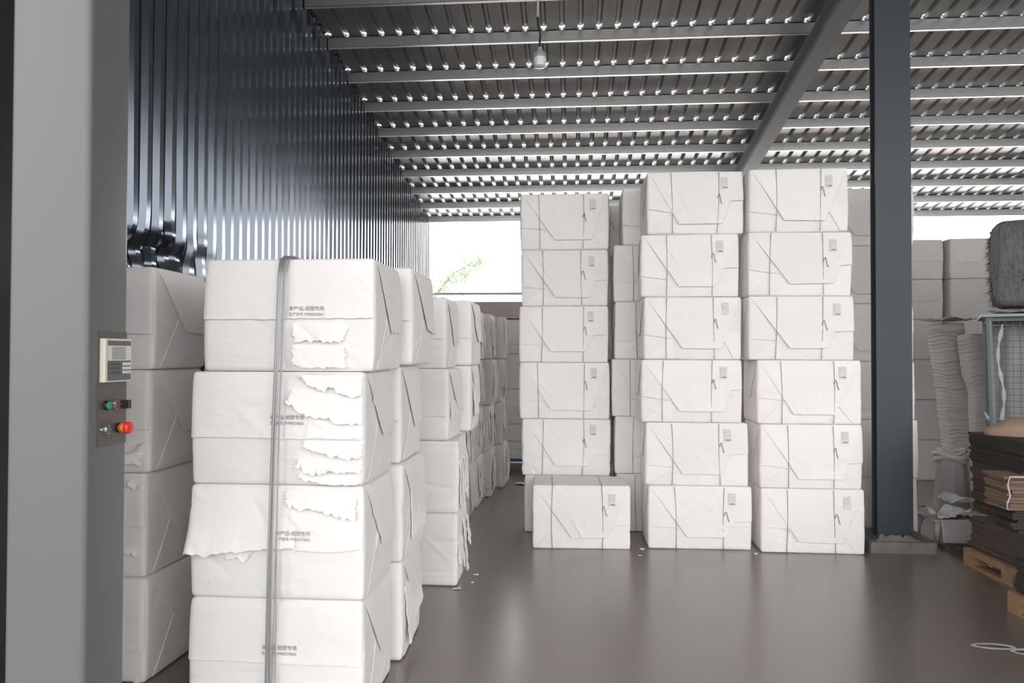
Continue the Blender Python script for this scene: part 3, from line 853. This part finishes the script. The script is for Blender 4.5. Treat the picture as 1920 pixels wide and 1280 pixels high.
for r_ in range(3):
    for c_ in range(4):
        mb = MB(); y_ = .036 + c_ * .0105; z_ = 1.503 - r_ * .0125
        rx(mb, y_, y_ + .0075, z_, z_ + .009, .0215, .0245); mb.build('key', M['key'], kp)
for r_ in range(3):
    for c_ in range(5):
        mb = MB(); y_ = -.030 + c_ * .0122; z_ = 1.504 - r_ * .0125
        rx(mb, y_, y_ + .0085, z_, z_ + .0065, .0215, .0235); mb.build('key', M['panel'], kp)
def button(name, y, z, r, L, mcap, ring='chrome', cap_r=None, dome=True):
    mb = MB(); mb.lathe([(r, 0), (r, .006), (r * .92, .010)], 'x', (X + .003, y, z), 20)
    bo = mb.build(name, M[ring], po, smooth=True, angle=35)
    cr = cap_r or r * .78
    mb = MB(); mb.lathe([(cr, .008), (cr, L - .002), (cr * .82, L)], 'x', (X + .003, y, z), 20)
    mb.build('button_cap', M[mcap], bo, smooth=True, angle=35)
    return bo
button('start_button', -.015, 1.384, .0145, .014, 'green', 'blackpl', .012)
button('stop_button', .027, 1.384, .0145, .014, 'rosy')
bo = button('selector_switch', .050, 1.384, .0145, .016, 'blackpl')
mb = MB(); mb.box((X + .016, .042, 1.371), (X + .038, .058, 1.397)); mb.build('switch_lever', M['blackpl'], bo)
button('ring_button', -.014, 1.312, .0145, .014, 'dkgreen')
mb = MB(); mb.lathe([(.004, 0), (.004, .004), (.002, .006)], 'x', (X + .003, -.040, 1.314), 12); mb.build('screw_cap', M['chrome'], po)
bo = button('emergency_stop', .046, 1.312, .015, .012, 'amber', 'blackpl', .0135)
mb = MB(); mb.lathe([(.0125, .010), (.0135, .024), (.0165, .025), (.0185, .029), (.0185, .036), (.016, .041), (.008, .043)], 'x', (X + .003, .046, 1.312), 24, 0)
mb.build('mushroom_head', M['red'], bo, smooth=True, angle=40)
mb = MB(); mb.lathe([(.0125, .010), (.0135, .0235)], 'x', (X + .0032, .046, 1.312), 24); mb.build('amber_collar', M['amber'], bo, smooth=True, angle=40)
tag(po, 'grey steel press column with keypad, coloured buttons and red emergency stop', 'machine')

# ------------------------------------------------------------------ hanging LED bulb
lx, ly = -.24, 5.70
zb = 3.74
lo_ = empty('hanging_bulb', (lx, ly, zb))
mb = MB(); mb.lathe([(.012, .0), (.036, .003), (.046, .012), (.048, .03), (.048, .075)], 'z', (0, 0, 0), 28); mb.build('bulb_diffuser', M['bulb'], lo_, smooth=True, angle=40)
mb = MB(); mb.lathe([(.047, .075), (.048, .078), (.046, .098), (.040, .112), (.030, .125), (.019, .134), (.018, .155), (.012, .16)], 'z', (0, 0, 0), 28)
for k in range(18):
    a = 2 * math.pi * k / 18
    mb.box((.044, -.0015, .078), (.0495, .0015, .110), rot=[(math.cos(a), -math.sin(a), 0), (math.sin(a), math.cos(a), 0), (0, 0, 1)], ctr=(0, 0, .094))
mb.build('bulb_housing', M['heatsink'], lo_, smooth=True, angle=40)
mb = MB(); mb.tube([(0, 0, .155), (0, 0, .20), (.003, 0, .24), (.004, 0, .26), (-.004, 0, .30), (-.014, 0, .33), (-.016, 0, .37), (-.016, 0, .395)], [.011, .009, .0075, .0075, .0075, .0075, .0075, .0085], 8); mb.build('black_lead', M['blackpl'], lo_, smooth=True)
mb = MB(); mb.tube([(-.016, 0, .39), (-.013, 0, .7), (-.012, 0, 1.2), (-.012, 0, roof_z(ly) - zb)], .0085, 8); mb.build('pale_cable', M['cablew'], lo_, smooth=True)
tag(lo_, 'white LED bulb hanging from the roof on a cable', 'lamp')

# ------------------------------------------------------------------ cardboard and pallets at the near edge
CG = 'wooden pallets under the cardboard'
pallet(3.47, 5.32, 0, 1.10, 1.0, .125, M['wood'], 'wooden pallet nearer the steel column, under the taller cardboard pile', rz=.06)
pallet(3.17, 4.22, 0, 1.05, 1.1, .125, M['wood'], 'wooden pallet with dark low cardboard, nearest the plastic wrapper', rz=.03)
def cardboard(name, lo, hi, m_, label, seed, rz=0.0, n=None, tilt=0.0, group='cardboard bundles'):
    g = np.random.default_rng(seed)
    (a, b_, c), (d, e, f) = lo, hi
    cx, cy = (a + d) / 2, (b_ + e) / 2
    n = n or max(3, int((f - c) / .022))
    mb = MB(); h = (f - c) / n
    for k in range(n):
        jx, jy, r2 = g.normal(0, .009), g.normal(0, .009), g.normal(0, .012)
        cs, sn = math.cos(r2), math.sin(r2)
        mb.box((a - cx + jx, b_ - cy + jy, k * h), (d - cx + jx, e - cy + jy, (k + 1) * h - .0012), rot=[(cs, -sn, 0), (sn, cs, 0), (0, 0, 1)])
    o = mb.build(name, M[m_])
    o.location = (cx, cy, c); o.rotation_euler = (0, tilt, rz)
    tag(o, label, 'cardboard', group)
    return o
cardboard('cardboard_bundle', (2.68, 3.72, .126), (3.70, 4.74, .35), 'carddark', 'low dark cardboard bundle on the nearest pallet', 1, rz=.03)
cardboard('cardboard_bundle', (2.97, 4.86, .126), (3.98, 5.80, .36), 'card', 'brown cardboard bundle lying directly on the pallet under the taller pile', 2, rz=.05)
cardboard('cardboard_bundle', (2.93, 5.22, .361), (3.75, 5.46, .515), 'carddark', 'dark cardboard bundle under the strapped tan bundle', 3)
tb = cardboard('cardboard_bundle', (2.88, 5.20, .516), (3.73, 5.47, .738), 'cardlight', 'tan cardboard bundle bound with a white strap', 4)
mb = MB()
mb.tube([(-.425 - .008, -.15, .006), (-.439, -.16, .05), (-.427, -.172, .10), (-.439, -.168, .17), (-.427, -.17, .225), (-.2, -.172, .228), (.2, -.172, .228)], .005, 6)
mb.build('white_strap', M['rag'], tb, smooth=True)
cardboard('cardboard_bundle', (3.06, 5.52, .361), (3.9, 5.98, .738), 'card', 'brown cardboard bundle behind the strapped tan bundle', 5)
cardboard('cardboard_bundle', (3.03, 5.28, .739), (3.90, 5.95, .96), 'carddark', 'topmost dark cardboard bundle with a brown sack on it', 6, rz=.02)
# twine hanging off the low cardboard
mb = MB(); mb.tube([(2.925, 4.98, .37), (2.92, 4.97, .30), (2.90, 4.965, .22), (2.915, 4.95, .16), (2.88, 4.945, .10), (2.90, 4.935, .02)], .004, 5)
mb.tube([(2.93, 4.97, .37), (2.90, 4.955, .26), (2.885, 4.95, .20), (2.895, 4.935, .10)], .0035, 5)
tag(mb.build('twine', M['cord'], smooth=True), 'pale green twine hanging off the cardboard above the pallet corner', 'twine')

# dark planks on the floor behind the plinth
PG = 'dark planks on the floor'
for k, (x, y, L, w, rz, zz) in enumerate([(3.50, 6.05, 1.1, .13, .03, 0.0), (3.55, 6.22, 1.2, .12, -.03, 0.0), (3.48, 6.13, 1.0, .11, .12, .031)]):
    mb = MB(); mb.box((-L / 2, -w / 2, 0), (L / 2, w / 2, .028))
    o = mb.build('wood_plank', M['wooddark']); place(o, x, y, zz, rz)
    tag(o, ['dark plank on the floor nearest the cardboard pile', 'dark floor plank under the white plastic stool', 'dark plank lying askew on top of other planks'][k], 'plank', PG)

# white plastic stool with sheets heaped on it
so2 = empty('plastic_stool', (3.20, 6.62, 0)); so2.rotation_euler = (0, 0, .1); so2.scale = (.85, 1, .8)
mb = MB(); mb.rbox((-.26, -.17, .20), (.26, .17, .23), .03); mb.build('stool_seat', M['plastic'], so2)
for sx in (-1, 1):
    for sy in (-1, 1):
        mb = MB(); mb.tube([(sx * .20, sy * .13, .205), (sx * .225, sy * .14, .12), (sx * .235, sy * .145, 0)], [.045, .030, .024], 8); mb.build('leg', M['plastic'], so2, smooth=True)
tag(so2, 'dusty white plastic stool heaped with rags behind the column', 'stool')
def rag_heap(name, x, y, z, L, W, Hh, seed, m_, label, cat, rz=0):
    g = np.random.default_rng(seed); f1, f2 = fnoise(g, 6, 6, 14), fnoise(g, 8, 18, 40)
    nu, nv = 40, 16
    U, V = np.meshgrid(np.linspace(0, 2 * np.pi, nu + 1), np.linspace(0, 1, nv))
    prof = np.sqrt(np.clip(1 - V ** 2.2, 0, 1))
    P = np.stack([np.cos(U) * L / 2 * prof, np.sin(U) * W / 2 * prof, V * Hh], -1)
    d = 1 + .38 * f1(P) + .25 * f2(P)
    P[..., 0] *= d; P[..., 1] *= d
    P[..., 2] *= (1 + .5 * f1(P + 2) + .3 * f2(P + 4))
    P[0, :, 2] = 0; P[:, -1] = P[:, 0]; P[-1] = P[-1].mean(0)
    mb = MB(); th = np.zeros_like(P); th[..., 2] = -.0
    v = P.reshape(-1, 3); w = nu + 1; fs = []
    for i in range(nv - 1):
        for j in range(nu):
            fs.append((i * w + j, i * w + j + 1, (i + 1) * w + j + 1, (i + 1) * w + j))
    fs.append(tuple(range(nu - 1, -1, -1)))
    mb.add(v, fs)
    o = mb.build(name, M[m_], smooth=True)
    place(o, x, y, z, rz)
    return tag(o, label, cat)
for k, (L, W_, x, y, z, rz, sd) in enumerate([(.42, .26, 3.22, 6.58, .187, .1, 51), (.30, .20, 3.28, 6.60, .30, -.4, 53)]):
    o = crumple('rag', 0, L, W_, sd, .11 if k == 0 else .08, n=34, m2=24).build('white_rag', M['rag'], smooth=True); place(o, x, y, z, rz)
    tag(o, ['wide crumpled white rag heaped on the plastic stool', 'smaller white rag on top of the heap on the stool'][k], 'rag')
mb = MB(); mb.rbox((-.20, -.012, 0), (.20, .012, .20), .008)
o = mb.build('plastic_board', M['plastic']); place(o, 3.22, 6.36, .0, .06); o.rotation_euler = (-.18, .0, .06); tag(o, 'stiff white board leaning against the plastic stool', 'board')

# white woven sack with a rolled open top
def open_sack(x, y, r, h, label):
    g = np.random.default_rng(21); f1 = fnoise(g, 6, 8, 20)
    o = empty('woven_sack', (x, y, 0))
    nu = 48
    U, V = np.meshgrid(np.linspace(0, 2 * np.pi, nu + 1), np.linspace(0, 1, 22))
    R = r * (1.05 - .32 * V ** 2 + .05 * np.sin(9 * U) * V)
    P = np.stack([np.cos(U) * R, np.sin(U) * R, V * h], -1)
    P[..., :2] *= (1 + .08 * f1(P))[..., None]; P[:, -1] = P[:, 0]
    c = np.zeros_like(P); c[..., :2] = -P[..., :2] / np.linalg.norm(P[..., :2], axis=-1, keepdims=True) * .006
    mb = MB(); mb.sheet(P, c); mb.build('sack_body', M['sack'], o, smooth=True, angle=50)
    mb = MB()
    for q, (rr, zz, s) in enumerate([(.80, 0.0, .03), (.92, .03, .025), (.70, .06, .02)]):
        mb.tube([(r * rr * math.cos(t) * (1 + .1 * math.sin(3 * t + q)), r * rr * math.sin(t) * .9, h + zz + .02 * math.sin(2 * t + q)) for t in np.linspace(0, 2 * math.pi, 30)], s, 7)
    mb.build('rolled_rim', M['rag'], o, smooth=True)
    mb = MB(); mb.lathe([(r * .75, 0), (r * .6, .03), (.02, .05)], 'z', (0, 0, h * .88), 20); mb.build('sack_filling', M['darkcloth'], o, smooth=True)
    return tag(o, label, 'sack')
open_sack(3.62, 7.45, .15, .56, 'open white woven sack with a rolled rim on the floor')

# two tall leaning piles of folded sacks
def sack_pile(x, y, pts, w, d, seed, label):
    g = np.random.default_rng(seed); f1 = fnoise(g, 6, 3, 9)
    h = pts[-1][2]
    n = int(h / .0125)
    nu = 28
    rows = []
    for i in range(n + 1):
        z = h * i / n
        cx = np.interp(z, [p[2] for p in pts], [p[0] for p in pts]); cy = np.interp(z, [p[2] for p in pts], [p[1] for p in pts])
        sc = np.interp(z, [p[2] for p in pts], [p[3] for p in pts])
        k = 1 + (.05 if i % 3 == 0 else -.015) + g.normal(0, .02)
        ring = []
        for j in range(nu + 1):
            t = 2 * math.pi * j / nu
            c, s = math.cos(t), math.sin(t)
            ex = abs(c) ** .45 * (1 if c > 0 else -1); ey = abs(s) ** .45 * (1 if s > 0 else -1)
            ring.append((cx + ex * w / 2 * sc * k, cy + ey * d / 2 * k * sc, z + .010 * math.sin(3 * t + z * 9)))
        rows.append(ring)
    P = np.array(rows)
    P[..., 0] += .012 * f1(P); P[:, -1] = P[:, 0]; P[0, :, 2] = 0
    mb = MB(); w_ = nu + 1; fs = []
    for i in range(n):
        for j in range(nu):
            fs.append((i * w_ + j, i * w_ + j + 1, (i + 1) * w_ + j + 1, (i + 1) * w_ + j))
    fs.append(tuple(range(nu - 1, -1, -1))); fs.append(tuple(n * w_ + j for j in range(nu)))
    mb.add(P.reshape(-1, 3), fs)
    o = mb.build('sack_pile', M['sackpile'], smooth=True, angle=60)
    place(o, x, y, 0)
    return tag(o, label, 'pile of sacks')
sack_pile(3.865, 8.0, [(.09, 0, 0, .75), (.07, 0, .6, .85), (.04, 0, 1.1, .95), (0, 0, 1.6, 1.1), (-.03, 0, 1.86, 1.05)], .235, .34, 31, 'tall leaning pile of folded sacks, the one beside the far grey stack')
sack_pile(3.925, 7.60, [(.02, 0, 0, .45), (.02, 0, .7, .7), (.03, 0, 1.2, .85), (0, 0, 1.35, 1.05), (-.02, 0, 1.74, 1.15)], .165, .24, 32, 'tall pile of folded sacks with a pinched base beside the grey cage')
o = crumple('rag', 0, .4, .3, 17, .05).build('white_rag', M['rag'], smooth=True); place(o, 3.85, 8.0, 1.885, .3)
tag(o, 'crumpled pale rag on top of the pile of sacks before the far grey stack', 'rag')

# grey steel cage with a net cloth and a shaggy bag on top
cg = empty('steel_cage', (4.16, 6.73, 0)); cg.rotation_euler.z = -.45
def post(x, y, h, lean=0.0): 
    mb = MB(); mb.tube([(x + lean, y, 0), (x, y, h)], .022, 4); mb.build('cage_post', M['cage'], cg)
for x, y in ((-.52, -.4), (.52, -.4), (-.52, .4), (.52, .4)):
    post(x, y, 1.86, .05 if x < 0 else 0)
for z in (.15, 1.0, 1.84):
    for a, b_ in (((-.52, -.4), (.52, -.4)), ((-.52, .4), (.52, .4)), ((-.52, -.4), (-.52, .4)), ((.52, -.4), (.52, .4))):
        mb = MB(); mb.tube([(a[0], a[1], z), (b_[0], b_[1], z)], .016, 4); mb.build('cage_rail', M['cage'], cg)
for nm, fx in (('front', -.4), ):
    mb = MB()
    for k in range(21):
        x = -.5 + k * .05
        mb.tube([(x, fx - .004, .15), (x, fx - .004, 1.84)], .0022, 4)
    for k in range(34):
        z = .16 + k * .05
        mb.tube([(-.52, fx, z), (.52, fx, z)], .0022, 4)
    mb.build('wire_mesh', M['mesh'], cg)
mb = MB()
for k in range(17):
    y = -.4 + k * .05; mb.tube([(-.516, y, .15), (-.516, y, 1.84)], .0022, 4)
for k in range(34):
    z = .16 + k * .05; mb.tube([(-.52, -.4, z), (-.52, .4, z)], .0022, 4)
mb.build('wire_mesh', M['mesh'], cg)
mb = MB(); mb.box((-.58, -.46, 1.862), (.60, .46, 1.885)); mb.build('top_board', M['cage'], cg)
tag(cg, 'grey steel wire-mesh cage behind the cardboard pile', 'cage')
g = np.random.default_rng(44); f1, f2 = fnoise(g, 6, 4, 10), fnoise(g, 6, 14, 30)
U, V = np.meshgrid(np.linspace(-.50, .49, 50), np.linspace(.15, 1.80, 60))
P = np.stack([U * .96, U * 0, V], -1); P[..., 1] = -.10 + .05 * f1(P) + .025 * f2(P) + .05 * np.sin(U * 22)
mb = MB(); mb.sheet(P, np.broadcast_to(np.array([0, .003, 0]), P.shape).copy())
o = mb.build('net_cloth', M['cloth'], smooth=True); o.location = (4.16, 6.73, 0); o.rotation_euler.z = -.45; tag(o, 'dusty pale net cloth hanging inside the grey cage', 'cloth')
g = np.random.default_rng(45); f1 = fnoise(g, 6, 3, 8)
U, V = np.meshgrid(np.linspace(0, 6.28, 21), np.linspace(0, 1, 40))
P = np.stack([.012 * np.cos(U) * 2.2 + .03 * np.sin(V * 9), .03 * np.sin(U), .95 + .82 * V], -1)
mb = MB(); mb.tube([(-.44 + .02 * math.sin(t * 7), -.462 + .01 * math.cos(t * 9), 1.0 + .8 * t) for t in np.linspace(0, 1, 24)], [.012 + .006 * math.sin(t * 30) for t in np.linspace(0, 1, 24)], 8)
o = mb.build('twisted_plastic', M['film'], smooth=True); o.location = (4.16, 6.73, 0); o.rotation_euler.z = -.45; tag(o, 'twisted clear plastic strip hanging down the cage front', 'plastic strip')
o = crumple('rags', 0, .95, .75, 25, .07, n=44, m2=34).build('white_rag', M['rag'], smooth=True); place(o, 4.15, 6.73, 1.886, -.40)
tag(o, 'white rags spread over the top of the grey cage', 'rag')
# shaggy grey bag
def shaggy(x, y, z, W, D, Hh, label):
    B = Bale(W, D, Hh, 77, bulge=.03, amp=.025, r=.07)
    o = B.body('shaggy_bag', M['fibre'], 24, 14, 24)
    g = np.random.default_rng(78); mb = MB()
    for k in range(1500):
        f = ['front', 'left', 'right', 'top'][g.integers(0, 4)]
        u_, v_ = g.uniform(.01, .99), g.uniform(.01, .99)
        p = B.on(f, [u_], [v_], 0.0)[0]; n_ = np.array({'front': (0, -1, 0), 'left': (-1, 0, 0), 'right': (1, 0, 0), 'top': (0, 0, 1)}[f], float)
        d = n_ * g.uniform(.015, .04) + g.normal(size=3) * .018 + np.array([0, 0, -.02])
        s = np.cross(d, g.normal(size=3)); s = s / np.linalg.norm(s) * .004
        mb.add([p - s, p + s, p + d, p + d * .5 + n_ * .003], [(0, 1, 2), (1, 3, 2), (3, 0, 2)])
    q = mb.build('loose_fibres', M['fibre'], o); q['kind'] = 'stuff'
    tag(o, label, 'bag'); place(o, x, y, z, -.45)
shaggy(4.13, 6.80, 1.96, .80, .6, .74, 'dark grey shaggy fibre bag sitting on top of the cage')
rag_heap('burlap_sack', 3.27, 5.66, .961, .42, .30, .12, 14, 'burlap', 'brown cloth sack lying on top of the dark cardboard', 'sack')

# ------------------------------------------------------------------ clear wrapper and paper scraps on the floor
mb = MB()
def loop(cx, cy, a, b_, rz, seed, h=.012):
    g = np.random.default_rng(seed); f = fnoise(g, 5, 8, 30)
    ts = np.linspace(0, 2 * math.pi, 44)
    P = np.zeros((3, 44, 3))
    for i, s in enumerate((-1, 0, 1)):
        for j, t in enumerate(ts):
            x, y = (a + s * .012) * math.cos(t), (b_ + s * .012) * math.sin(t)
            P[i, j] = (cx + x * math.cos(rz) - y * math.sin(rz), cy + x * math.sin(rz) + y * math.cos(rz), .004 + h * (1 + f(np.array([x, y, s * .05]))) * .9)
    mb.sheet(P, np.broadcast_to(np.array([0, 0, .0012]), P.shape).copy())
loop(2.21, 4.13, .095, .035, -.1, 1); loop(2.40, 4.06, .13, .035, -.05, 2); 
tag(mb.build('plastic_wrapper', M['film'], smooth=True), 'looped strip of clear plastic wrapper lying on the floor', 'wrapper')
SG = 'small paper scraps on the floor'
for k, (x, y, r_) in enumerate([(-.66, 5.20, .016), (-.66, 5.02, .013), (.56, 5.99, .02), (.53, 5.80, .012), (-.74, 4.88, .022), (-2.02, 3.36, .02), (-1.93, 3.25, .012), (-1.80, 3.55, .014), (1.43, 5.93, .015), (-.54, 8.85, .09)]):
    mb = crumple('scrap', 0, r_ * 2.2, r_ * 1.5, 60 + k, r_ * .5, th=.001, n=8, m2=6)
    o = mb.build('paper_scrap', M['torn']); place(o, x, y, .0005, k)
    tag(o, ['white paper scrap on the aisle floor near the grooved narrow stack', 'tiny white scrap on the floor closest to the grooved narrow stack', 'flat white scrap at the foot of the stack beyond the hanging bulb',
            'tiny white scrap on the open floor beside the single low bale', 'torn scrap against the bottom of the grooved narrow stack', 'scrap at the foot of the bales beside the control column',
            'tiny scrap on the floor in front of the bales beside the control column', 'scrap in the dark slit between the front two stacks', 'curled scrap between the two tall wired stacks', 'large white paper scrap on the floor far down the aisle'][k], 'paper scrap', SG)
